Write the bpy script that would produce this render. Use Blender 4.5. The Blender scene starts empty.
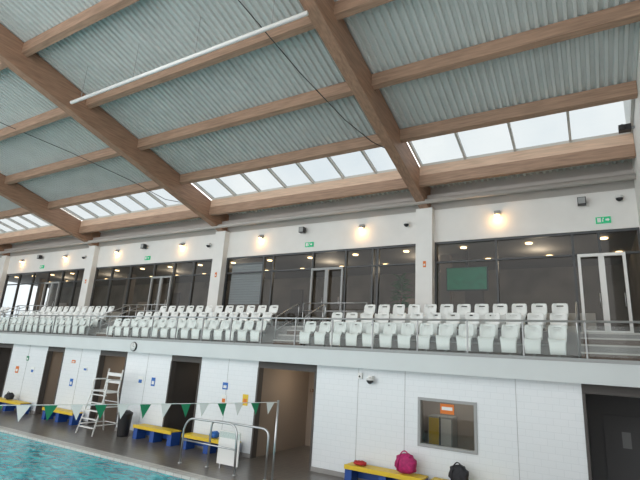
import bpy, bmesh, math, random
from mathutils import Vector, Matrix
random.seed(4)
S = bpy.context.scene
try:
    S.view_settings.view_transform = 'Standard'
except Exception as e:
    print(e)

# ---------------------------------------------------------------- materials
def mat(name, col, rough=0.6, metal=0.0, emis=None, es=1.0, noise=0.0, nscale=4.0, stretch=(1,1,1), bump=0.0, spec=0.5):
    m = bpy.data.materials.new(name); m.use_nodes = True
    nt = m.node_tree; b = nt.nodes['Principled BSDF']
    b.inputs['Roughness'].default_value = rough
    b.inputs['Metallic'].default_value = metal
    b.inputs['Specular IOR Level'].default_value = spec
    c = (*col, 1)
    b.inputs['Base Color'].default_value = c
    if emis:
        b.inputs['Emission Color'].default_value = (*emis, 1)
        b.inputs['Emission Strength'].default_value = es
    if noise > 0 or bump > 0:
        tc = nt.nodes.new('ShaderNodeTexCoord'); mp = nt.nodes.new('ShaderNodeMapping')
        mp.inputs['Scale'].default_value = stretch
        nz = nt.nodes.new('ShaderNodeTexNoise'); nz.inputs['Scale'].default_value = nscale
        nz.inputs['Detail'].default_value = 5
        nt.links.new(tc.outputs['Object'], mp.inputs[0]); nt.links.new(mp.outputs[0], nz.inputs['Vector'])
        if noise > 0:
            r = nt.nodes.new('ShaderNodeValToRGB')
            r.color_ramp.elements[0].position = 0.3; r.color_ramp.elements[1].position = 0.7
            r.color_ramp.elements[0].color = (*[max(0, v*(1-noise)) for v in col], 1)
            r.color_ramp.elements[1].color = (*[min(1, v*(1+noise)) for v in col], 1)
            nt.links.new(nz.outputs['Fac'], r.inputs[0]); nt.links.new(r.outputs[0], b.inputs['Base Color'])
        if bump > 0:
            bp = nt.nodes.new('ShaderNodeBump'); bp.inputs['Strength'].default_value = bump
            bp.inputs['Distance'].default_value = 0.05
            nt.links.new(nz.outputs['Fac'], bp.inputs['Height']); nt.links.new(bp.outputs[0], b.inputs['Normal'])
    return m

def brickmat(name, c1, c2, mortar, w, h, msize, axes='xz', rough=0.3, offset=0.5, bump=0.1):
    m = bpy.data.materials.new(name); m.use_nodes = True
    nt = m.node_tree; b = nt.nodes['Principled BSDF']; b.inputs['Roughness'].default_value = rough
    tc = nt.nodes.new('ShaderNodeTexCoord'); sp = nt.nodes.new('ShaderNodeSeparateXYZ'); cb = nt.nodes.new('ShaderNodeCombineXYZ')
    nt.links.new(tc.outputs['Object'], sp.inputs[0])
    nt.links.new(sp.outputs[axes[0].upper()], cb.inputs['X']); nt.links.new(sp.outputs[axes[1].upper()], cb.inputs['Y'])
    br = nt.nodes.new('ShaderNodeTexBrick')
    br.inputs['Color1'].default_value = (*c1, 1); br.inputs['Color2'].default_value = (*c2, 1); br.inputs['Mortar'].default_value = (*mortar, 1)
    br.inputs['Scale'].default_value = 1.0; br.inputs['Mortar Size'].default_value = msize
    br.inputs['Brick Width'].default_value = w; br.inputs['Row Height'].default_value = h
    br.offset = offset
    nt.links.new(cb.outputs[0], br.inputs['Vector']); nt.links.new(br.outputs['Color'], b.inputs['Base Color'])
    bp = nt.nodes.new('ShaderNodeBump'); bp.inputs['Strength'].default_value = bump; bp.inputs['Distance'].default_value = -0.01
    nt.links.new(br.outputs['Fac'], bp.inputs['Height']); nt.links.new(bp.outputs[0], b.inputs['Normal'])
    return m

def glassmat(name, tint, base=0.04, k=0.6, haze=0.0, hazecol=(0.8, 0.85, 0.85)):
    m = bpy.data.materials.new(name); m.use_nodes = True
    nt = m.node_tree; nt.nodes.clear()
    out = nt.nodes.new('ShaderNodeOutputMaterial')
    tr = nt.nodes.new('ShaderNodeBsdfTransparent'); tr.inputs[0].default_value = (*tint, 1)
    gl = nt.nodes.new('ShaderNodeBsdfGlossy'); gl.inputs['Roughness'].default_value = 0.02
    lw = nt.nodes.new('ShaderNodeLayerWeight'); lw.inputs['Blend'].default_value = 0.5
    pw = nt.nodes.new('ShaderNodeMath'); pw.operation = 'POWER'; pw.inputs[1].default_value = 5.0
    ml = nt.nodes.new('ShaderNodeMath'); ml.operation = 'MULTIPLY_ADD'; ml.inputs[1].default_value = k; ml.inputs[2].default_value = base
    nt.links.new(lw.outputs['Facing'], pw.inputs[0]); nt.links.new(pw.outputs[0], ml.inputs[0])
    mx = nt.nodes.new('ShaderNodeMixShader')
    nt.links.new(ml.outputs[0], mx.inputs[0]); nt.links.new(tr.outputs[0], mx.inputs[1]); nt.links.new(gl.outputs[0], mx.inputs[2])
    if haze > 0:
        df = nt.nodes.new('ShaderNodeBsdfDiffuse'); df.inputs[0].default_value = (*hazecol, 1)
        m2 = nt.nodes.new('ShaderNodeMixShader'); m2.inputs[0].default_value = haze
        nt.links.new(mx.outputs[0], m2.inputs[1]); nt.links.new(df.outputs[0], m2.inputs[2])
        nt.links.new(m2.outputs[0], out.inputs[0])
    else:
        nt.links.new(mx.outputs[0], out.inputs[0])
    return m

M = {}
M['white'] = mat('white_paint', (0.82, 0.81, 0.78), 0.7, noise=0.03, nscale=1.5)
M['white_gloss'] = mat('white_gloss', (0.82, 0.82, 0.80), 0.35)
M['fascia'] = mat('fascia_panel', (0.66, 0.70, 0.70), 0.5, noise=0.03, nscale=1)
M['timber_y'] = mat('glulam_beam', (0.345, 0.205, 0.135), 0.55, noise=0.24, nscale=3, stretch=(6, 0.5, 6), bump=0.05)
M['timber_x'] = mat('glulam_purlin', (0.345, 0.22, 0.15), 0.55, noise=0.24, nscale=3, stretch=(0.5, 6, 6), bump=0.05)
M['timber_l'] = mat('timber_curb', (0.68, 0.48, 0.35), 0.5, noise=0.15, nscale=3, stretch=(0.5, 6, 6))
M['deck'] = mat('corrugated_steel', (0.62, 0.655, 0.64), 0.42, 0.1, noise=0.05, nscale=1.2)
M['eave'] = mat('eave_steel', (0.50, 0.47, 0.44), 0.5)
M['steel'] = mat('stainless_steel', (0.55, 0.56, 0.57), 0.28, 0.9)
M['post'] = mat('balustrade_post', (0.30, 0.31, 0.31), 0.35, 0.6)
M['grey'] = mat('grey_metal', (0.35, 0.36, 0.36), 0.5)
M['frame'] = mat('window_frame', (0.06, 0.065, 0.07), 0.4)
M['mull'] = mat('rooflight_bar', (0.62, 0.60, 0.56), 0.4)
M['black'] = mat('black_plastic', (0.02, 0.02, 0.022), 0.4)
M['conc'] = mat('terrace_concrete', (0.30, 0.29, 0.28), 0.8, noise=0.12, nscale=3)
M['step'] = mat('stair_tread', (0.16, 0.12, 0.10), 0.8, noise=0.15, nscale=6)
M['nose'] = mat('step_nosing', (0.55, 0.53, 0.5), 0.6)
M['seat'] = mat('seat_plastic', (0.90, 0.92, 0.90), 0.4)
M['tile'] = brickmat('wall_tile', (0.80, 0.83, 0.85), (0.785, 0.82, 0.84), (0.72, 0.755, 0.775), 0.3, 0.15, 0.005, 'xz', 0.2)
M['floor'] = brickmat('deck_tile', (0.15, 0.135, 0.12), (0.18, 0.16, 0.145), (0.09, 0.085, 0.08), 0.2, 0.2, 0.008, 'xy', 0.3, 0.0)
M['coping'] = brickmat('coping_tile', (0.60, 0.58, 0.54), (0.55, 0.53, 0.5), (0.35, 0.34, 0.32), 0.3, 0.3, 0.01, 'xy', 0.4, 0.0)
M['basin'] = brickmat('pool_tile', (0.10, 0.48, 0.58), (0.12, 0.52, 0.62), (0.3, 0.6, 0.65), 0.25, 0.25, 0.01, 'xy', 0.3, 0.0)
M['glass'] = glassmat('window_glass', (0.46, 0.50, 0.52), 0.035, 0.6)
M['rlglass'] = glassmat('rooflight_glass', (0.37, 0.395, 0.405), 0.02, 0.3)
M['bal'] = glassmat('balustrade_glass', (0.90, 0.94, 0.93), 0.03, 0.4, haze=0.05)
M['yellow'] = mat('yellow_slat', (0.75, 0.52, 0.03), 0.4)
M['blue'] = mat('blue_panel', (0.015, 0.07, 0.30), 0.4)
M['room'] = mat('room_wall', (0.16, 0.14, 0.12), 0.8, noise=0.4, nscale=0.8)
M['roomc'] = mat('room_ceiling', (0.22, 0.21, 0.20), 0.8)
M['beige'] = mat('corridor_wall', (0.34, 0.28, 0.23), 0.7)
M['cordark'] = mat('corridor_dark', (0.09, 0.08, 0.075), 0.7)  # dark tone puts the corridors' shade into the colour
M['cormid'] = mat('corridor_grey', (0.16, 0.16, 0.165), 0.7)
M['door'] = mat('door_wood', (0.20, 0.11, 0.06), 0.5, noise=0.15, stretch=(8, 8, 1))
M['lampw'] = mat('warm_lamp', (1, 0.8, 0.5), 0.5, emis=(1.0, 0.66, 0.32), es=9)
M['green'] = mat('exit_green', (0.0, 0.35, 0.15), 0.4, emis=(0.0, 0.45, 0.18), es=0.4)
M['flagg'] = mat('flag_green', (0.01, 0.22, 0.10), 0.6)
M['flagw'] = mat('flag_white', (0.80, 0.82, 0.80), 0.6)
M['greenrefl'] = mat('green_reflection', (0.0, 0.06, 0.03), 0.3, emis=(0.01, 0.25, 0.12), es=0.5, noise=0.8, nscale=5)  # glow colour imitates a green reflection in the gallery glass
M['pink'] = mat('pink_fabric', (0.45, 0.02, 0.14), 0.7, noise=0.3, nscale=12, bump=0.3)
M['dark'] = mat('dark_fabric', (0.03, 0.03, 0.035), 0.8, noise=0.3, nscale=12, bump=0.3)
M['red'] = mat('red_fabric', (0.5, 0.03, 0.03), 0.7)
M['orange'] = mat('orange_print', (0.75, 0.2, 0.03), 0.6)
M['bsign'] = mat('blue_print', (0.03, 0.15, 0.5), 0.5)
M['leaf'] = mat('leaf', (0.05, 0.22, 0.05), 0.5)
M['pot'] = mat('pot', (0.3, 0.12, 0.06), 0.7)
M['cable'] = mat('cable', (0.03, 0.03, 0.03), 0.5)

# water
w = bpy.data.materials.new('pool_water'); w.use_nodes = True
nt = w.node_tree; b = nt.nodes['Principled BSDF']
b.inputs['Roughness'].default_value = 0.06; b.inputs['IOR'].default_value = 1.33
tc = nt.nodes.new('ShaderNodeTexCoord'); mp = nt.nodes.new('ShaderNodeMapping'); mp.inputs['Scale'].default_value = (1, 1.6, 1)
nt.links.new(tc.outputs['Object'], mp.inputs[0])
nz = nt.nodes.new('ShaderNodeTexNoise'); nz.inputs['Scale'].default_value = 2.4; nz.inputs['Detail'].default_value = 3; nz.inputs['Distortion'].default_value = 1.4
nt.links.new(mp.outputs[0], nz.inputs['Vector'])
rp = nt.nodes.new('ShaderNodeValToRGB')
rp.color_ramp.elements[0].position = 0.36; rp.color_ramp.elements[0].color = (0.004, 0.22, 0.30, 1)
rp.color_ramp.elements[1].position = 0.64; rp.color_ramp.elements[1].color = (0.05, 0.58, 0.64, 1)
nt.links.new(nz.outputs['Fac'], rp.inputs[0]); nt.links.new(rp.outputs[0], b.inputs['Base Color'])
bp = nt.nodes.new('ShaderNodeBump'); bp.inputs['Strength'].default_value = 0.45; bp.inputs['Distance'].default_value = 0.1
nt.links.new(nz.outputs['Fac'], bp.inputs['Height']); nt.links.new(bp.outputs[0], b.inputs['Normal'])
M['water'] = w

# ---------------------------------------------------------------- mesh builder
class B:
    def __init__(s, name):
        s.name = name; s.v = []; s.f = []; s.m = []; s.mats = []; s.smooth = []
    def mi(s, m):
        if m not in s.mats: s.mats.append(m)
        return s.mats.index(m)
    def add(s, vs, fs, m, smooth=False):
        o = len(s.v); s.v += [tuple(v) for v in vs]; k = s.mi(m)
        for f in fs:
            s.f.append([o+i for i in f]); s.m.append(k); s.smooth.append(smooth)
    def box(s, x0, x1, y0, y1, z0, z1, m):
        vs = [(x0,y0,z0),(x1,y0,z0),(x1,y1,z0),(x0,y1,z0),(x0,y0,z1),(x1,y0,z1),(x1,y1,z1),(x0,y1,z1)]
        s.add(vs, [(0,3,2,1),(4,5,6,7),(0,1,5,4),(1,2,6,5),(2,3,7,6),(3,0,4,7)], m)
    def slopebox(s, x0, x1, y0, y1, za, zb, m):
        vs = [(x0,y0,za(y0)),(x1,y0,za(y0)),(x1,y1,za(y1)),(x0,y1,za(y1)),(x0,y0,zb(y0)),(x1,y0,zb(y0)),(x1,y1,zb(y1)),(x0,y1,zb(y1))]
        s.add(vs, [(0,3,2,1),(4,5,6,7),(0,1,5,4),(1,2,6,5),(2,3,7,6),(3,0,4,7)], m)
    def tube(s, pts, r, m, n=8):
        pts = [Vector(p) for p in pts]; rings = []
        for i, p in enumerate(pts):
            if i == 0: t = pts[1]-p
            elif i == len(pts)-1: t = p-pts[i-1]
            else: t = (pts[i+1]-p).normalized()+(p-pts[i-1]).normalized()
            t.normalize()
            u = Vector((0.3, 1, 0.2)) if abs(t.y) < 0.5 else Vector((1, 0.1, 0.2))
            a = t.cross(u).normalized(); bb = t.cross(a).normalized()
            if rings:
                a0 = s._a; a = (a0-t*a0.dot(t)).normalized(); bb = t.cross(a).normalized()
            s._a = a
            rings.append([p+a*r*math.cos(2*math.pi*k/n)+bb*r*math.sin(2*math.pi*k/n) for k in range(n)])
        vs = [q for rg in rings for q in rg]; fs = []
        for i in range(len(rings)-1):
            for k in range(n):
                fs.append((i*n+k, i*n+(k+1) % n, (i+1)*n+(k+1) % n, (i+1)*n+k))
        fs.append(tuple(range(n))); fs.append(tuple((len(rings)-1)*n+k for k in range(n)))
        s.add(vs, fs, m, True)
    def lathe(s, c, prof, m, n=16, axis='z'):
        vs = []; fs = []
        for (r, h) in prof:
            for k in range(n):
                a = 2*math.pi*k/n
                if axis == 'z': vs.append((c[0]+r*math.cos(a), c[1]+r*math.sin(a), c[2]+h))
                else: vs.append((c[0]+r*math.cos(a), c[1]-h, c[2]+r*math.sin(a)))
        for i in range(len(prof)-1):
            for k in range(n):
                fs.append((i*n+k, i*n+(k+1) % n, (i+1)*n+(k+1) % n, (i+1)*n+k))
        fs.append(tuple(range(n))); fs.append(tuple((len(prof)-1)*n+k for k in range(n)))
        s.add(vs, fs, m, True)
    def done(s, bevel=0, solid=0, fix=True):
        me = bpy.data.meshes.new(s.name); me.from_pydata(s.v, [], s.f)
        for m in s.mats: me.materials.append(M[m])
        for i, p in enumerate(me.polygons):
            p.material_index = s.m[i]; p.use_smooth = s.smooth[i]
        if fix:
            bm = bmesh.new(); bm.from_mesh(me); bmesh.ops.recalc_face_normals(bm, faces=bm.faces); bm.to_mesh(me); bm.free()
        me.update()
        o = bpy.data.objects.new(s.name, me); S.collection.objects.link(o)
        if solid:
            q = o.modifiers.new('solid', 'SOLIDIFY'); q.thickness = solid
        if bevel:
            q = o.modifiers.new('bev', 'BEVEL'); q.width = bevel; q.segments = 2; q.limit_method = 'ANGLE'
        return o

def arc(p0, c, p1, n=5):
    p0, c, p1 = Vector(p0), Vector(c), Vector(p1)
    return [tuple((1-t)**2*p0+2*t*(1-t)*c+t*t*p1) for t in [i/n for i in range(n+1)]]
def plight(name, loc, e, col, size=0.2):
    l = bpy.data.lights.new(name, 'POINT'); l.energy = e; l.color = col; l.shadow_soft_size = size
    o = bpy.data.objects.new(name, l); o.location = loc; S.collection.objects.link(o)

XL, XR = -40.0, 1.48
COLS = [-5.02, -15.0, -25.0, -35.0]
dk = lambda y: 13.66-0.255*y
bu = lambda y: 12.74-0.255*y
pu = lambda y: dk(y)-0.37
CZ = 3.06

# ---------------------------------------------------------------- roof
b = B('roof_deck')
def corr(y0, y1, x0, x1):
    prof = []; x = x0
    while x < x1:
        prof += [(x, 0.0), (x+0.07, 0.0), (x+0.095, 0.07), (x+0.175, 0.07)]
        x += 0.2
    prof.append((x, 0))
    vs = []
    for (x, h) in prof:
        vs.append((x, y0, dk(y0)+h)); vs.append((x, y1, dk(y1)+h))
    fs = [(2*i, 2*i+2, 2*i+3, 2*i+1) for i in range(len(prof)-1)]
    b.add(vs, fs, 'deck')
corr(-4, 12.85, XL, XR)
corr(14.8, 16.05, XL, XR)
b.done(fix=False)

for cx in COLS:
    b = B('roof_beam')
    b.slopebox(cx-0.17, cx+0.17, -4, 15.98, bu, lambda y: dk(y)-0.002, 'timber_y')
    b.done(bevel=0.012)

spans = []
ed = [XL+0.01]+sorted(COLS)+[XR-0.01]
for i in range(len(ed)-1):
    a = ed[i]+(0.17 if i > 0 else 0); c = ed[i+1]-(0.17 if i < len(ed)-2 else 0)
    spans.append((a, c))
for y in [12.75, 10.45, 8.15, 5.85, 3.55, 1.25, -1.05, -3.3]:
    for (a, c) in spans:
        b = B('roof_purlin')
        b.slopebox(a, c, y-0.09, y+0.09, pu, lambda q: dk(q)-0.003, 'timber_x')
        b.done()
for (a, c) in spans:
    b = B('rooflight')
    b.box(a, c, 14.62, 14.80, 9.20, 9.58, 'timber_x')
    b.box(a, c, 14.66, 14.82, 9.58, 9.93, 'timber_l')
    b.box(a, c, 12.84, 12.92, dk(12.84)-0.05, dk(12.84)+0.25, 'timber_l')
    n = max(1, round((c-a)/1.43)); g = (c-a)/n
    for i in range(n+1):
        x = min(max(a+i*g, a+0.035), c-0.035)
        b.slopebox(x-0.035, x+0.035, 12.9, 14.85, lambda y: dk(y)+0.06, lambda y: dk(y)+0.20, 'mull')
    b.box(a, c, 14.72, 14.84, 9.92, 10.05, 'mull')
    vs = [(a, 12.88, dk(12.88)+.15), (c, 12.88, dk(12.88)+.15), (c, 14.86, dk(14.86)+.15), (a, 14.86, dk(14.86)+.15)]
    b.add(vs, [(0, 1, 2, 3)], 'rlglass')
    b.done()
b = B('trim_eaves')
b.box(XL, XR, 15.98, 16.1, 8.72, dk(16)+0.1, 'eave')
b.box(XL, XR, 15.55, 15.75, 8.98, 9.16, 'eave')
b.done()
b = B('ventilation_duct')
b.tube([(XL, 15.35, 8.86), (XR, 15.35, 8.86)], 0.09, 'eave', 12)
b.done()

# ---------------------------------------------------------------- upper wall
b = B('wall_upper')
b.box(XL, XR, 16.0, 16.2, 7.48, 8.72, 'white')
b.done()
for cx in COLS:
    b = B('wall_column'); b.box(cx-0.31, cx+0.31, 15.7, 16.2, 4.2, bu(15.7), 'white'); b.done(bevel=0.01)
b = B('wall_right'); b.box(XR, XR+0.2, -4, 16.3, 0, 14.8, 'white'); b.done()
b = B('wall_left'); b.box(XL-0.2, XL, -4, 16.3, 0, 14.8, 'white'); b.done()

def bay(name, x0, x1, mulls, transom=6.73):
    b = B(name)
    b.box(x0, x1, 16.03, 16.15, 7.40, 7.48, 'frame'); b.box(x0, x1, 16.03, 16.15, 4.2, 4.28, 'frame')
    b.box(x0, x1, 16.04, 16.14, transom-0.03, transom+0.03, 'frame')
    for x in [x0+0.03]+mulls+[x1-0.03]:
        b.box(x-0.035, x+0.035, 16.02, 16.16, 4.2, 7.48, 'frame')
    b.add([(x0, 16.09, 4.2), (x1, 16.09, 4.2), (x1, 16.09, 7.48), (x0, 16.09, 7.48)], [(0, 1, 2, 3)], 'glass')
    b.done()
bay('window_1', -4.71, XR, [-2.59, -0.30, 0.42])
bay('window_2', -14.69, -5.33, [-12.5, -11.97, -9.9, -8.35, -7.17, -6.95])
bay('window_3', -24.69, -15.31, [-23.2, -21.6, -19.7, -18.2, -16.8])
bay('window_4', -34.69, -25.31, [-33, -31.3, -29.6, -28, -26.6])
bay('window_5', XL, -35.31, [-38])
def door(x0, x1, name, m='white_gloss'):
    b = B(name)
    z1 = 6.73
    for (a, c) in [(x0, (x0+x1)/2), ((x0+x1)/2, x1)]:
        b.box(a, a+0.08, 15.93, 16.01, 4.21, z1, m); b.box(c-0.08, c, 15.93, 16.01, 4.21, z1, m)
        b.box(a+.08, c-.08, 15.93, 16.01, z1-0.09, z1, m); b.box(a+.08, c-.08, 15.93, 16.01, 4.21, 4.4, m)
        b.tube([(c-0.12, 15.88, 5.1), (c-0.12, 15.88, 5.5)], 0.015, 'steel')
    b.done()
door(-0.2, 1.05, 'door_1')
door(-9.9, -8.4, 'door_2', 'grey'); door(-19.7, -18.2, 'door_3', 'grey'); door(-29.6, -28.0, 'door_4', 'grey')

# spectator lounge behind glazing
b = B('wall_lounge')
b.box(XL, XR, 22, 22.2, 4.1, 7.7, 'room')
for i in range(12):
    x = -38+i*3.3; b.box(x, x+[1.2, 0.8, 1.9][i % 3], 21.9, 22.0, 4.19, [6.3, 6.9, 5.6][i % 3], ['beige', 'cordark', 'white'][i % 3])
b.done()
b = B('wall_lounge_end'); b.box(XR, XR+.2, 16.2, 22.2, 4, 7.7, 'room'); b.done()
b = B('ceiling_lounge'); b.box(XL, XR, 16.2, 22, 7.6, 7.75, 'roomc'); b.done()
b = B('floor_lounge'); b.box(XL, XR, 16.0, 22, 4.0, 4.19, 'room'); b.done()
for x in COLS:
    b = B('lounge_pillar'); b.box(x-0.2, x+0.2, 18.5, 18.9, 4.19, 7.6, 'beige'); b.done(bevel=0.01)
b = B('ceiling_downlights')
for i in range(17):
    for y in (17.4, 19.6):
        x = 0.6-i*2.3+(0.5 if y > 18 else 0)
        b.lathe((x, y, 7.58), [(0.12, 0), (0.12, -0.03)], 'lampw', 12)
b.done()
for x in (-1.5, -6, -10.5, -16, -21, -27, -32):
    plight('lounge_fill_light', (x, 18.6, 7.2), 75, (1, 0.78, 0.55), 0.3)  # points between the downlight rows, added to brighten the lounge
b = B('green_reflection_panel'); b.box(-4.8, -3.3, 18.0, 18.06, 6.05, 6.9, 'greenrefl'); b.box(-4.85, -3.25, 18.06, 18.1, 6.0, 6.95, 'black')  # glowing panel added to stand for the green reflection in the glazing
b.box(-4.1, -4.0, 18.1, 18.2, 6.6, 7.6, 'black'); b.done()
b = B('window_blind')
for i in range(16): b.box(-14.5, -12.6, 16.25, 16.28, 5.3+i*0.115, 5.3+i*0.115+0.105, 'white')
b.box(-14.5, -12.6, 16.24, 16.30, 7.14, 7.22, 'grey')
b.done()
for i, x in enumerate([-2, -7.8, -11, -18, -22, -28, -32]):
    b = B('lounge_table'); b.lathe((x, 18.2, 4.19), [(0.25, 0), (0.25, 0.03), (0.04, 0.05), (0.04, 0.7), (0.4, 0.71), (0.4, 0.74)], 'white_gloss', 16); b.done()
b = B('potted_plant')
b.lathe((-6.3, 16.9, 4.19), [(0.18, 0), (0.25, 0.4), (0.22, 0.4), (0.2, 0.36)], 'pot', 14)
b.tube([(-6.3, 16.9, 4.5), (-6.3, 16.9, 5.6)], 0.03, 'pot')
for i in range(110):
    a = random.random()*6.28; t = random.uniform(0.9, 2.2); L = random.uniform(0.3, 0.55); e = random.uniform(-0.2, 0.8)
    p = Vector((-6.3, 16.9, 4.19+t)); d = Vector((math.cos(a), math.sin(a), e)).normalized(); sd = d.cross(Vector((0, 0, 1))).normalized()*0.06
    b.add([p, p+d*L*0.5+sd, p+d*L-Vector((0, 0, 0.08)), p+d*L*0.5-sd], [(0, 1, 2, 3)], 'leaf')
b.done(fix=False)

# ---------------------------------------------------------------- wall fittings
for x in [-2.5, -7.65, -12.7, -17.75, -22.9, -27.9, -32.9]:
    b = B('wall_lamp')
    b.box(x-0.10, x+0.10, 15.90, 16.0, 8.30, 8.42, 'grey')
    b.lathe((x, 15.86, 8.26), [(0.03, 0.10), (0.09, 0.08), (0.10, 0.0)], 'grey', 12)
    b.lathe((x, 15.86, 8.25), [(0.085, 0), (0.06, -0.04), (0.02, -0.055)], 'lampw', 12)
    b.done()
    plight('wall_lamp_light', (x, 15.78, 8.10), 8, (1, 0.55, 0.2), 0.06)
for x in [0.58, -10.1, -20.3, -30.4]:
    b = B('exit_sign')
    b.box(x-0.2, x+0.2, 15.95, 16.0, 7.68, 7.88, 'green')
    b.box(x-0.03, x+0.0, 15.942, 15.95, 7.72, 7.80, 'white_gloss'); b.lathe((x+0.0, 15.95, 7.83), [(0.022, 0), (0.022, 0.008)], 'white_gloss', 8, 'y')
    b.add([(x+0.06, 15.944, 7.75), (x+0.12, 15.944, 7.75), (x+0.12, 15.944, 7.72), (x+0.17, 15.944, 7.78), (x+0.12, 15.944, 7.84), (x+0.12, 15.944, 7.81), (x+0.06, 15.944, 7.81)], [tuple(range(7))], 'white_gloss')
    b.box(x-0.16, x-0.06, 15.944, 15.95, 7.71, 7.85, 'white_gloss')
    b.done()
for x in [0.05, -10.4, -20.55, -30.6]:
    b = B('wall_speaker')
    b.box(x-0.12, x+0.12, 15.70, 15.9, 8.28, 8.52, 'black'); b.box(x-0.1, x+0.1, 15.69, 15.70, 8.3, 8.5, 'grey'); b.box(x-0.03, x+0.03, 15.9, 16.0, 8.36, 8.44, 'grey'); b.done(bevel=0.01)
def domecam(x, y, z):
    b = B('dome_camera')
    b.box(x-0.06, x+0.06, y, y+0.139, z+0.1, z+0.2, 'white_gloss')
    b.lathe((x, y-0.0, z+0.08), [(0.02, 0.09), (0.10, 0.06), (0.11, 0)], 'white_gloss', 16)
    b.lathe((x, y-0.0, z+0.08), [(0.10, 0), (0.085, -0.05), (0.04, -0.09), (0.005, -0.1)], 'black', 16)
    b.done()
domecam(1.05, 15.86, 8.32); domecam(-5.75, 15.86, 8.15); domecam(-15.85, 15.86, 8.05); domecam(-25.9, 15.86, 8.05)
b = B('spot_projector'); b.box(1.1, 1.4, 14.1, 14.3, 9.80, 9.98, 'black'); b.box(1.4, 1.48, 14.17, 14.23, 9.85, 9.92, 'grey')
b.lathe((1.18, 14.1, 9.89), [(0.07, 0), (0.08, 0.05)], 'black', 12, 'y'); b.done(bevel=0.01)
for x in COLS:
    b = B('fire_notice'); b.box(x-0.02, x+0.08, 15.68, 15.699, 6.5, 6.72, 'orange'); b.box(x, x+0.06, 15.675, 15.68, 6.55, 6.62, 'white_gloss'); b.done()

# ---------------------------------------------------------------- gallery structure
b = B('gallery_slab')
b.box(XL, XR, 12.0, 16.2, 2.91, 3.43, 'fascia')
b.box(XL, XR, 13.35, 14.15, 3.43, 3.83, 'conc')
b.box(XL, XR, 14.15, 16.0, 3.43, 4.195, 'conc')
b.box(XL, XR, 11.985, 12.0, 3.37, 3.45, 'grey')
b.done()
AIS = [(-9.55, -8.25), (-19.3, -18.1), (-29.3, -28.1), (-0.35, XR)]
for (a, c) in AIS:
    b = B('aisle_stairs')
    for (y0, y1, z) in [(13.05, 13.35, 3.63), (13.35, 13.85, 3.83), (13.85, 14.15, 4.03), ]:
        if z != 3.83:
            b.box(a+0.1, c-0.1, y0, y1, z-0.2, z, 'step')
        b.box(a+0.1, c-0.1, y0-0.01, y0+0.04, z-0.03, z+0.01, 'nose')
    b.box(a+.1, c-.1, 14.14, 14.2, 4.16, 4.21, 'nose')
    b.done()
    for x in (a+0.05, c-0.08):
        if x > 1: continue
        b = B('aisle_handrail')
        pts = [(x, 13.2, 3.44)]+arc((x, 13.2, 4.3), (x, 13.2, 4.45), (x, 13.35, 4.5))+arc((x, 14.4, 5.0), (x, 14.6, 5.1), (x, 14.6, 4.9))+[(x, 14.6, 4.2)]
        b.tube(pts, 0.022, 'steel'); b.tube([(x, 13.2, 3.95), (x, 14.6, 4.6)], 0.015, 'steel'); b.done()

# balustrade
b = B('glass_balustrade')
ztop = 4.27
b.tube([(XL+.01, 12.06, ztop), (XR-.01, 12.06, ztop)], 0.026, 'steel', 10)
x = XR-0.3
while x > XL+1.5:
    b.box(x-0.016, x+0.016, 12.04, 12.08, 3.43, ztop, 'post')
    b.box(x-0.05, x+0.05, 12.02, 12.10, 3.43, 3.45, 'post')
    x2 = x-1.3
    b.add([(x-0.05, 12.06, 3.5), (x2+0.05, 12.06, 3.5), (x2+0.05, 12.06, 4.17), (x-0.05, 12.06, 4.17)], [(0, 1, 2, 3)], 'bal')
    x = x2
b.done()

for (a, c) in [(-9.6, -6.9), (-20.4, -17.2), (-30.4, -27.2)]:
    b = B('barrier_rail')
    for z in (5.15, 4.85, 4.55): b.tube([(a, 15.05, z), (c, 15.05, z)], 0.02, 'steel')
    n = 4
    for i in range(n): b.tube([(a+(c-a)*i/(n-1), 15.05, 4.2), (a+(c-a)*i/(n-1), 15.05, 5.15)], 0.02, 'steel')
    b.done()

# ---------------------------------------------------------------- seats
def seat_geo():
    vs = []; fs = []
    sec = [(0.20, 0.84, 0.150), (0.192, 0.825, 0.19), (0.18, 0.78, 0.205), (0.17, 0.74, 0.21), (0.14, 0.60, 0.21), (0.11, 0.48, 0.20), (0.06, 0.435, 0.20), (-0.04, 0.425, 0.20), (-0.17, 0.44, 0.205), (-0.215, 0.425, 0.205), (-0.235, 0.38, 0.19), (-0.225, 0.24, 0.18), (-0.21, 0.10, 0.17)]
    cols = [-1, -0.8, -0.45, 0, 0.45, 0.8, 1]
    for i, (y, z, hw) in enumerate(sec):
        for c in cols:
            e = abs(c)**3
            yy = y-(0.07*e if i < 7 else 0); zz = z+(0.05*e if 5 <= i <= 8 else 0)
            vs.append((c*hw, yy, zz))
    n = len(cols)
    for i in range(len(sec)-1):
        for j in range(n-1):
            if i == 2 and 2 <= j <= 3: continue
            fs.append((i*n+j, i*n+j+1, (i+1)*n+j+1, (i+1)*n+j))
    return vs, fs
SV, SF = seat_geo()
def row(x0, x1, y, z):
    b = B('spectator_seat_row')
    n = int((x1-x0)/0.53); p = (x1-x0)/n
    for i in range(n):
        x = x0+(i+0.5)*p
        b.add([(x+v[0], y+v[1], z+v[2]) for v in SV], SF, 'seat', True)
    o = b.done(fix=False, solid=0.02)
    b = B('seat_row_frame')
    b.tube([(x0+.1, y+0.05, z+0.33), (x1-.1, y+0.05, z+0.33)], 0.025, 'grey')
    for i in range(n):
        x = x0+(i+0.5)*p
        b.box(x-0.03, x+0.03, y+0.0, y+0.1, z, z+0.40, 'grey')
    f = b.done(); f.name = 'frame'; f.parent = o
T = [(12.86, 3.43), (13.72, 3.83), (14.52, 4.195)]
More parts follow.
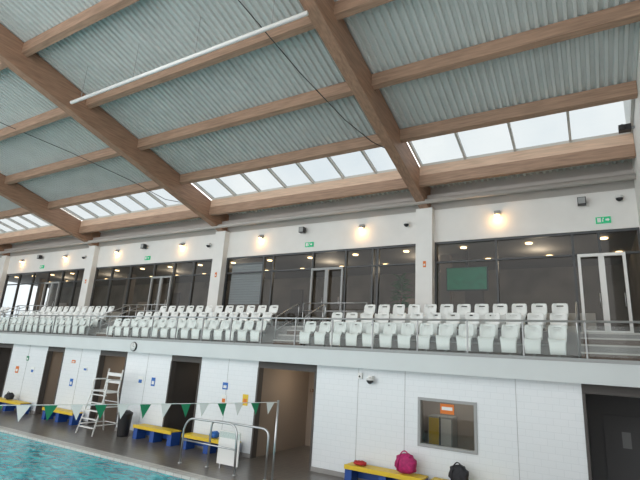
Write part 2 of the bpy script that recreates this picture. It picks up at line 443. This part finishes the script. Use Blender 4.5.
blocks = [[(-8.2, -0.45), (-7.7, -0.45), (-6.85, -0.45)], [(-18.0, -9.65), (-17.7, -10.1), (-17.2, -10.4)], [(-28, -19.4), (-27.6, -19.8), (-27, -20.4)], [(-38, -29.4), (-38, -29.8), (-38, -30.4)]]
for bl in blocks:
    for i in range(3): row(bl[i][0], bl[i][1], T[i][0], T[i][1])

# ---------------------------------------------------------------- lower wall
OPEN = [(-26.0, -24.4), (-21.4, -20.1), (-17.6, -15.9), (-13.4, -11.9), (-9.4, -7.2), (-0.29, XR)]
b = B('wall_lower')
x = XL
for (a, c) in OPEN:
    if a == -0.29:
        b.box(x, -4.07, 12.3, 12.5, 0, 2.91, 'tile'); b.box(-4.07, -2.58, 12.3, 12.5, 0, 1.09, 'tile'); b.box(-4.07, -2.58, 12.3, 12.5, 2.28, 2.91, 'tile')
        b.box(-2.58, a, 12.3, 12.5, 0, 2.91, 'tile')
    else:
        b.box(x, a, 12.3, 12.5, 0, 2.91, 'tile')
    x = c
b.done()
b = B('trim_1')
x = XL
for (a, c) in OPEN:
    b.box(x, a, 12.275, 12.3, 0, 0.12, 'conc')
    n = int((a-x)/1.25)
    for i in range(1, n):
        if not (-4.2 < x+i*(a-x)/n < -2.45):
            b.box(x+i*(a-x)/n-0.005, x+i*(a-x)/n+0.005, 12.294, 12.3, 0.12, 2.91, 'grey')
    x = c
b.done()
for i, (a, c) in enumerate(OPEN):
    b = B('wall_corridor_%d' % (i+1))
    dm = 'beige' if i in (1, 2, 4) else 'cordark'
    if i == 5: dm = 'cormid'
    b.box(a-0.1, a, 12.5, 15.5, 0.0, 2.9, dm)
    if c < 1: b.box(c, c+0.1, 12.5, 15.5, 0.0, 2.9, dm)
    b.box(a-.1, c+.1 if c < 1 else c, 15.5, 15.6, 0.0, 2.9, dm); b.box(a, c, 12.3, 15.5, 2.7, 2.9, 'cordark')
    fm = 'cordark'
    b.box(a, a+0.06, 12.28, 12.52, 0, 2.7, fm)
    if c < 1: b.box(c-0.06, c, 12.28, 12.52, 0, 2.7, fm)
    b.done()
    b = B('door_%d' % (i+5)); mid = (a+c)/2
    b.box(mid-0.5, mid+0.45, 15.42, 15.49, 0.01, 2.1, 'door' if i < 4 else 'cormid'); b.box(mid-.1, mid+.1, 15.41, 15.42, 1.3, 1.7, 'grey'); b.tube([(mid+.35, 15.38, 1.0), (mid+.25, 15.38, 1.0)], 0.015, 'steel'); b.done()
    b = B('ceiling_lamp'); b.box(mid-0.3, mid+0.3, 13.6, 14.2, 2.66, 2.70, 'white_gloss'); b.done()
    plight('corridor_light', (mid, 13.9, 2.4), [4, 10, 9, 4, 20, 0.5][i], (1, 0.82, 0.62))
b = B('wall_lockers')
for i in range(4):
    b.box(-7.22-0.4, -7.21, 13.0+i*0.4, 13.39+i*0.4, 0.02, 1.9, 'door'); b.box(-7.64, -7.62, 13.03+i*.4, 13.36+i*.4, 0.1, 1.85, 'grey')
b.done()
# hanging coats/hooks on back wall of wide corridor
b = B('coat_rack'); b.box(-9.2, -8.0, 15.3, 15.34, 1.9, 2.0, 'door')
for i in range(5): b.tube(arc((-9.1+i*.25, 15.3, 1.95), (-9.1+i*.25, 15.2, 1.9), (-9.1+i*.25, 15.22, 2.0)), 0.012, 'steel')
b.done()
b = B('window_6')
for (a, c, z0, z1) in [(-4.07, -2.58, 2.21, 2.28), (-4.07, -2.58, 1.09, 1.16), (-4.07, -4.0, 1.16, 2.21), (-2.65, -2.58, 1.16, 2.21)]:
    b.box(a, c, 12.27, 12.45, z0, z1, 'grey')
b.add([(-4.0, 12.37, 1.16), (-2.65, 12.37, 1.16), (-2.65, 12.37, 2.21), (-4, 12.37, 2.21)], [(0, 1, 2, 3)], 'glass')
b.done()
b = B('wall_office')
b.box(-4.6, -2.2, 14.5, 14.6, 0, 2.9, 'beige'); b.done()
b = B('wall_office_side'); b.box(-4.7, -4.6, 12.5, 14.6, 0, 2.9, 'beige'); b.done()
b = B('wall_office_side'); b.box(-2.2, -2.1, 12.5, 14.6, 0, 2.9, 'beige'); b.done()
b = B('office_poster'); b.box(-3.5, -3.15, 12.345, 12.355, 1.93, 2.17, 'orange'); b.box(-3.46, -3.19, 12.34, 12.345, 2.02, 2.1, 'white_gloss'); b.done()
b = B('office_cabinet'); b.box(-4.3, -3.6, 13.9, 14.45, 0.01, 1.7, 'grey'); b.box(-3.96, -3.94, 13.89, 13.9, 0, 1.7, 'black'); b.box(-4.27, -3.98, 13.88, 13.9, .9, 1.65, 'yellow'); b.box(-3.92, -3.63, 13.88, 13.9, .9, 1.65, 'white'); b.done()
plight('office_fill_light', (-3.4, 13.6, 2.6), 26, (1, 0.88, 0.7))  # fill light added to brighten the office, no fixture there

def sign(x, z, w, h, m, m2='white_gloss'):
    b = B('wall_sign'); b.box(x-w/2, x+w/2, 12.285, 12.294, z-h/2, z+h/2, m); b.box(x-w*0.3, x+w*0.3, 12.28, 12.285, z-h*0.3, z+h*0.1, m2); b.done()
sign(-10.7, 2.03, 0.22, 0.22, 'bsign'); sign(-9.8, 1.67, 0.22, 0.34, 'yellow', 'orange'); sign(-10.7, 1.6, 0.22, 0.3, 'flagw', 'orange')
sign(-19.2, 1.5, 0.2, 0.3, 'bsign'); sign(-18.4, 2.1, 0.3, 0.2, 'flagw', 'bsign'); sign(-23.6, 1.75, 0.25, 0.3, 'orange'); sign(-14.9, 1.9, 0.3, 0.3, 'flagw', 'bsign')
sign(-14.2, 1.9, 0.2, 0.3, 'bsign'); sign(-22.3, 1.8, 0.3, 0.3, 'flagw', 'bsign'); sign(-22.9, 2.3, 0.2, 0.2, 'flagg'); sign(-19.3, 2.35, 0.25, 0.12, 'orange')
b = B('wall_clock'); b.lathe((-15.2, 12.0, 3.12), [(0.17, 0), (0.18, 0.02), (0.165, 0.05)], 'black', 24, 'y'); b.lathe((-15.2, 11.95, 3.12), [(0.15, 0), (0.15, 0.004)], 'flagw', 24, 'y')
b.box(-15.205, -15.195, 11.94, 11.946, 3.12, 3.24, 'black'); b.box(-15.2, -15.12, 11.94, 11.946, 3.115, 3.125, 'black'); b.done()
domecam(-5.4, 12.16, 2.52)
b = B('wall_sensor'); b.box(-5.8, -5.68, 12.2, 12.3, 2.62, 2.78, 'white_gloss'); b.lathe((-5.74, 12.2, 2.68), [(0.03, 0), (0.02, 0.03)], 'black', 10, 'y'); b.done(bevel=0.01)

# ---------------------------------------------------------------- floor & pool
b = B('floor')
PX0, PX1, PY0, PY1 = -35, -2.5, 1.0, 9.4
b.box(XL, XR, 9.75, 16.2, -0.2, 0, 'floor')
b.box(XL, XR, -6, PY0-0.35, -0.2, 0, 'floor')
b.box(XL, PX0-.35, PY0-.35, 9.75, -0.2, 0, 'floor'); b.box(PX1+.35, XR, PY0-.35, 9.75, -0.2, 0, 'floor')
b.box(PX0-.35, PX1+.35, PY1, 9.75, -0.2, 0.012, 'coping'); b.box(PX0-.35, PX1+.35, PY0-.35, PY0, -0.2, 0.012, 'coping')
b.box(PX0-.35, PX0, PY0, PY1, -0.2, 0.012, 'coping'); b.box(PX1, PX1+.35, PY0, PY1, -0.2, 0.012, 'coping')
b.done()
b = B('pool_basin')
b.box(PX0, PX1, PY0, PY1, -2.1, -2, 'basin'); b.box(PX0, PX1, PY1, PY1+.1, -2, -0.2, 'basin'); b.box(PX0, PX1, PY0-.1, PY0, -2, -0.2, 'basin')
b.box(PX0-.1, PX0, PY0, PY1, -2, -0.2, 'basin'); b.box(PX1, PX1+.1, PY0, PY1, -2, -0.2, 'basin'); b.done()
b = B('pool_water'); b.add([(PX0, PY0, -0.06), (PX1, PY0, -0.06), (PX1, PY1, -0.06), (PX0, PY1, -0.06)], [(0, 1, 2, 3)], 'water'); b.done()

# ---------------------------------------------------------------- benches
def bench(x0, x1):
    b = B('poolside_bench')
    for yy in (11.72, 11.88, 12.04): b.box(x0, x1, yy, yy+0.13, 0.42, 0.46, 'yellow')
    b.box(x0, x1, 11.69, 11.715, 0.36, 0.47, 'yellow')
    n = max(2, int((x1-x0)/0.9)+1)
    for i in range(n):
        x = x0+0.1+(x1-x0-0.2)*i/(n-1)
        b.box(x-0.1, x+0.1, 11.74, 12.14, 0.0, 0.42, 'blue')
    b.box(x0+.05, x1-.05, 12.15, 12.18, 0.1, 0.4, 'blue')
    b.done(bevel=0.006)
bench(-5.85, -3.75); bench(-3.6, -1.9); bench(-11.8, -9.7); bench(-14.2, -12.3); bench(-19.9, -17.8); bench(-24.2, -21.6)

def bag(name, x, y, z, w, d, h, m, strap=True):
    bm = bmesh.new(); bmesh.ops.create_icosphere(bm, subdivisions=3, radius=1)
    for v in bm.verts:
        c = v.co; zz = c.z
        k = 1-0.25*max(0, zz)
        v.co = Vector((math.copysign(abs(c.x)**0.7, c.x)*w/2*k+0.02*math.sin(9*c.z), math.copysign(abs(c.y)**0.7, c.y)*d/2*k, (math.copysign(abs(zz)**0.7, zz)*h/2+h/2)+0.012*math.sin(14*c.x)))
    me = bpy.data.meshes.new(name); bm.to_mesh(me); bm.free(); me.materials.append(M[m])
    for p in me.polygons: p.use_smooth = True
    o = bpy.data.objects.new(name, me); o.location = (x, y, z+0.012); S.collection.objects.link(o)
    if strap:
        b = B('strap'); b.tube(arc((x-w*.25, y-d*.3, z+h*.85), (x, y-d*.3, z+h*1.5), (x+w*.25, y-d*.3, z+h*.85), 8), 0.015, m)
        b.tube(arc((x-w*.3, y-d*.48, z+h*.2), (x-w*.3, y-d*.7, z+h*.6), (x-w*.2, y-d*.3, z+h*.85), 8), 0.015, m)
        s = b.done(); s.parent = o; s.matrix_parent_inverse = Matrix.Translation(-o.location)
bag('pink_swim_bag', -4.25, 11.92, 0.46, 0.55, 0.34, 0.46, 'pink'); bag('backpack', -2.95, 11.92, 0.46, 0.46, 0.3, 0.40, 'dark')
bag('folded_towel', -5.5, 11.92, 0.46, 0.35, 0.25, 0.1, 'red', False); bag('sports_bag', -1.62, 11.9, 0.0, 0.4, 0.3, 0.6, 'dark')
bag('towel', -10.6, 11.92, 0.46, 0.3, 0.3, 0.2, 'bsign', False); bag('kit_bag', -23, 11.92, 0.46, 0.4, 0.3, 0.3, 'dark')
b = B('litter_bin'); b.lathe((-14.75, 11.75, 0), [(0.19, 0), (0.2, 0.05), (0.24, 0.72), (0.25, 0.75), (0.25, 0.8), (0.12, 0.88), (0.1, 0.88)], 'black', 20); b.done()

# lifeguard chair
b = B('lifeguard_chair')
x0, x1 = -16.05, -15.25
for x in (x0, x1):
    b.tube([(x-0.06 if x == x0 else x+0.06, 10.85, 0.02), (x, 11.15, 1.45), (x, 11.15, 1.75)], 0.028, 'white_gloss')
    b.tube([(x-0.06 if x == x0 else x+0.06, 11.95, 0.02), (x, 11.65, 1.45), (x, 11.72, 2.25)], 0.028, 'white_gloss')
    b.tube(arc((x, 11.15, 1.75), (x, 11.12, 1.88), (x, 11.3, 1.88))+[(x, 11.68, 1.88)], 0.025, 'white_gloss')
    b.tube([(x, 11.05, 0.95), (x, 11.8, 0.95)], 0.02, 'white_gloss'); b.tube([(x, 10.92, 0.35), (x, 11.9, 0.35)], 0.02, 'white_gloss')
    b.tube([(x, 11.1, 1.45), (x, 11.7, 1.45)], 0.025, 'white_gloss')
for i in range(5):
    z = 0.25+i*0.27; y = 10.85+0.3*z/1.45
    b.box(x0, x1, y-0.03, y+0.09, z, z+0.03, 'white_gloss')
for i in range(4): b.box(x0, x1, 11.13+i*0.13, 11.23+i*0.13, 1.47, 1.50, 'white_gloss')
for i in range(2): b.box(x0, x1, 11.68+i*.01, 11.71+i*.01, 1.75+i*0.25, 1.87+i*0.25, 'white_gloss')
b.tube([(x0, 11.9, 0.35), (x1, 11.9, 0.35)], 0.02, 'white_gloss'); b.tube([(x0, 11.75, 1.1), (x1, 11.75, 1.1)], 0.02, 'white_gloss')
b.done()

# pool guard rails
b = B('guard_rail')
y = 10.42
b.tube([(-10.35, y-.1, 0)]+arc((-10.35, y-.1, 0.9), (-10.25, y-.1, 1.22), (-10.0, y-.1, 1.22))+arc((-8.7, y-.1, 1.24), (-8.45, y-.1, 1.24), (-8.4, y-.1, 1.0))+[(-8.35, y-.1, 0)], 0.03, 'steel', 10)
b.tube([(-10.35, y-.1, 0.62), (-8.37, y-.1, 0.62)], 0.024, 'steel')
b.tube([(-9.5, y+.1, 0)]+arc((-9.5, y+.1, 1.05), (-9.5, y+.1, 1.22), (-9.3, y+.1, 1.22))+arc((-7.75, y+.1, 1.22), (-7.5, y+.1, 1.22), (-7.5, y+.1, 1.02))+[(-7.5, y+.1, 0)], 0.03, 'steel', 10)
for (x, yy) in ((-10.35, y-.1), (-8.35, y-.1), (-7.5, y+.1), (-9.5, y+.1)): b.lathe((x, yy, 0), [(0.06, 0), (0.06, 0.02), (0.03, 0.03)], 'steel', 12)
b.done()
b = B('notice_board'); b.box(-9.3, -8.55, 10.66, 10.69, 0.12, 0.98, 'white_gloss'); b.box(-9.28, -8.57, 10.652, 10.66, 0.8, 0.95, 'bal')
for x in (-9.2, -8.65): b.box(x-0.02, x+0.02, 10.69, 10.73, 0, 0.98, 'steel')
b.done()

# bunting
P0 = Vector((-7.06, 10.2, 1.95)); P1 = Vector((-11.6, -0.95, 1.95))
b = B('bunting_pole'); b.tube([(-7.06, 10.2, 0), (-7.06, 10.2, 2.0)], 0.028, 'steel', 10); b.lathe((-7.06, 10.2, 0), [(0.08, 0), (0.08, 0.02), (0.04, 0.04)], 'steel', 12); b.done()
b = B('bunting_pole'); b.tube([(P1.x, P1.y, 0), (P1.x, P1.y, 2.0)], 0.028, 'steel', 10); b.lathe((P1.x, P1.y, 0), [(0.08, 0), (0.08, 0.02), (0.04, 0.04)], 'steel', 12); b.done()
b = B('bunting_flags')
def sg(t):
    p = P0.lerp(P1, t); p.z -= 0.03*4*t*(1-t); return p
N = 60
b.tube([sg(i/N) for i in range(N+1)], 0.008, 'flagw', 6)
L = (P1-P0).length; k = int(L/0.43)
for i in range(k):
    t0 = (i+0.25)/k; t1 = (i+0.78)/k; a = sg(t0); c = sg(t1); m = (a+c)/2; m.z -= 0.29; m.x += random.uniform(-0.04, 0.04); m.y += random.uniform(-.05, .05)
    b.add([a, c, m], [(0, 1, 2)], 'flagg' if i % 2 else 'flagw')
b.done(fix=False)

# ---------------------------------------------------------------- hanging tube and cables
b = B('lighting_trunking'); b.tube([(-14.0, 7.15, 10.62), (-5.0, 7.15, 10.62)], 0.055, 'white_gloss', 10)
for x in (-13.5, -11, -8.5, -6): b.tube([(x, 7.15, 10.62), (x, 7.15, dk(7.15))], 0.008, 'grey')
b.done()
b = B('roof_cable'); b.tube([(-7.35, 5.9, 12.15), (-6.98, 7.0, 11.6), (-6.38, 9, 10.65), (-5.88, 10.8, 10.03), (-5.52, 12, 9.80), (-5.19, 12.7, 9.75)], 0.014, 'cable', 6); b.done()
b = B('roof_cable'); b.tube([(-20.8, 6.6, 11.9), (-19.8, 7.6, 11.45), (-18.24, 9.7, 10.8), (-16.7, 11.6, 10.05), (-15.84, 12.9, 9.5), (-15.17, 13.4, 9.42)], 0.014, 'cable', 6); b.done()

# ---------------------------------------------------------------- world
W = bpy.data.worlds.new('World'); S.world = W; W.use_nodes = True
nt = W.node_tree; bg = nt.nodes['Background']
tc = nt.nodes.new('ShaderNodeTexCoord'); nz = nt.nodes.new('ShaderNodeTexNoise'); nz.inputs['Scale'].default_value = 3.0; nz.inputs['Detail'].default_value = 4
nt.links.new(tc.outputs['Generated'], nz.inputs['Vector'])
r = nt.nodes.new('ShaderNodeValToRGB'); r.color_ramp.elements[0].position = 0.35; r.color_ramp.elements[0].color = (0.78, 0.83, 0.87, 1)
r.color_ramp.elements[1].position = 0.6; r.color_ramp.elements[1].color = (1, 0.99, 0.97, 1)
nt.links.new(nz.outputs['Fac'], r.inputs[0]); nt.links.new(r.outputs[0], bg.inputs['Color']); bg.inputs['Strength'].default_value = 2.4

# ---------------------------------------------------------------- camera
fwd = Vector((-0.4978, 0.8295, 0.2535)).normalized()
right = Vector((0.8638, 0.4992, 0.0610)); right = (right-fwd*right.dot(fwd)).normalized()
up = right.cross(fwd).normalized()
cam = bpy.data.cameras.new('camera'); cam.lens = 36*457/640; cam.sensor_width = 36; cam.clip_end = 300
co = bpy.data.objects.new('camera', cam); S.collection.objects.link(co)
mw = Matrix((( right.x, up.x, -fwd.x, 0), (right.y, up.y, -fwd.y, 0), (right.z, up.z, -fwd.z, CZ), (0, 0, 0, 1)))
co.matrix_world = mw
S.camera = co
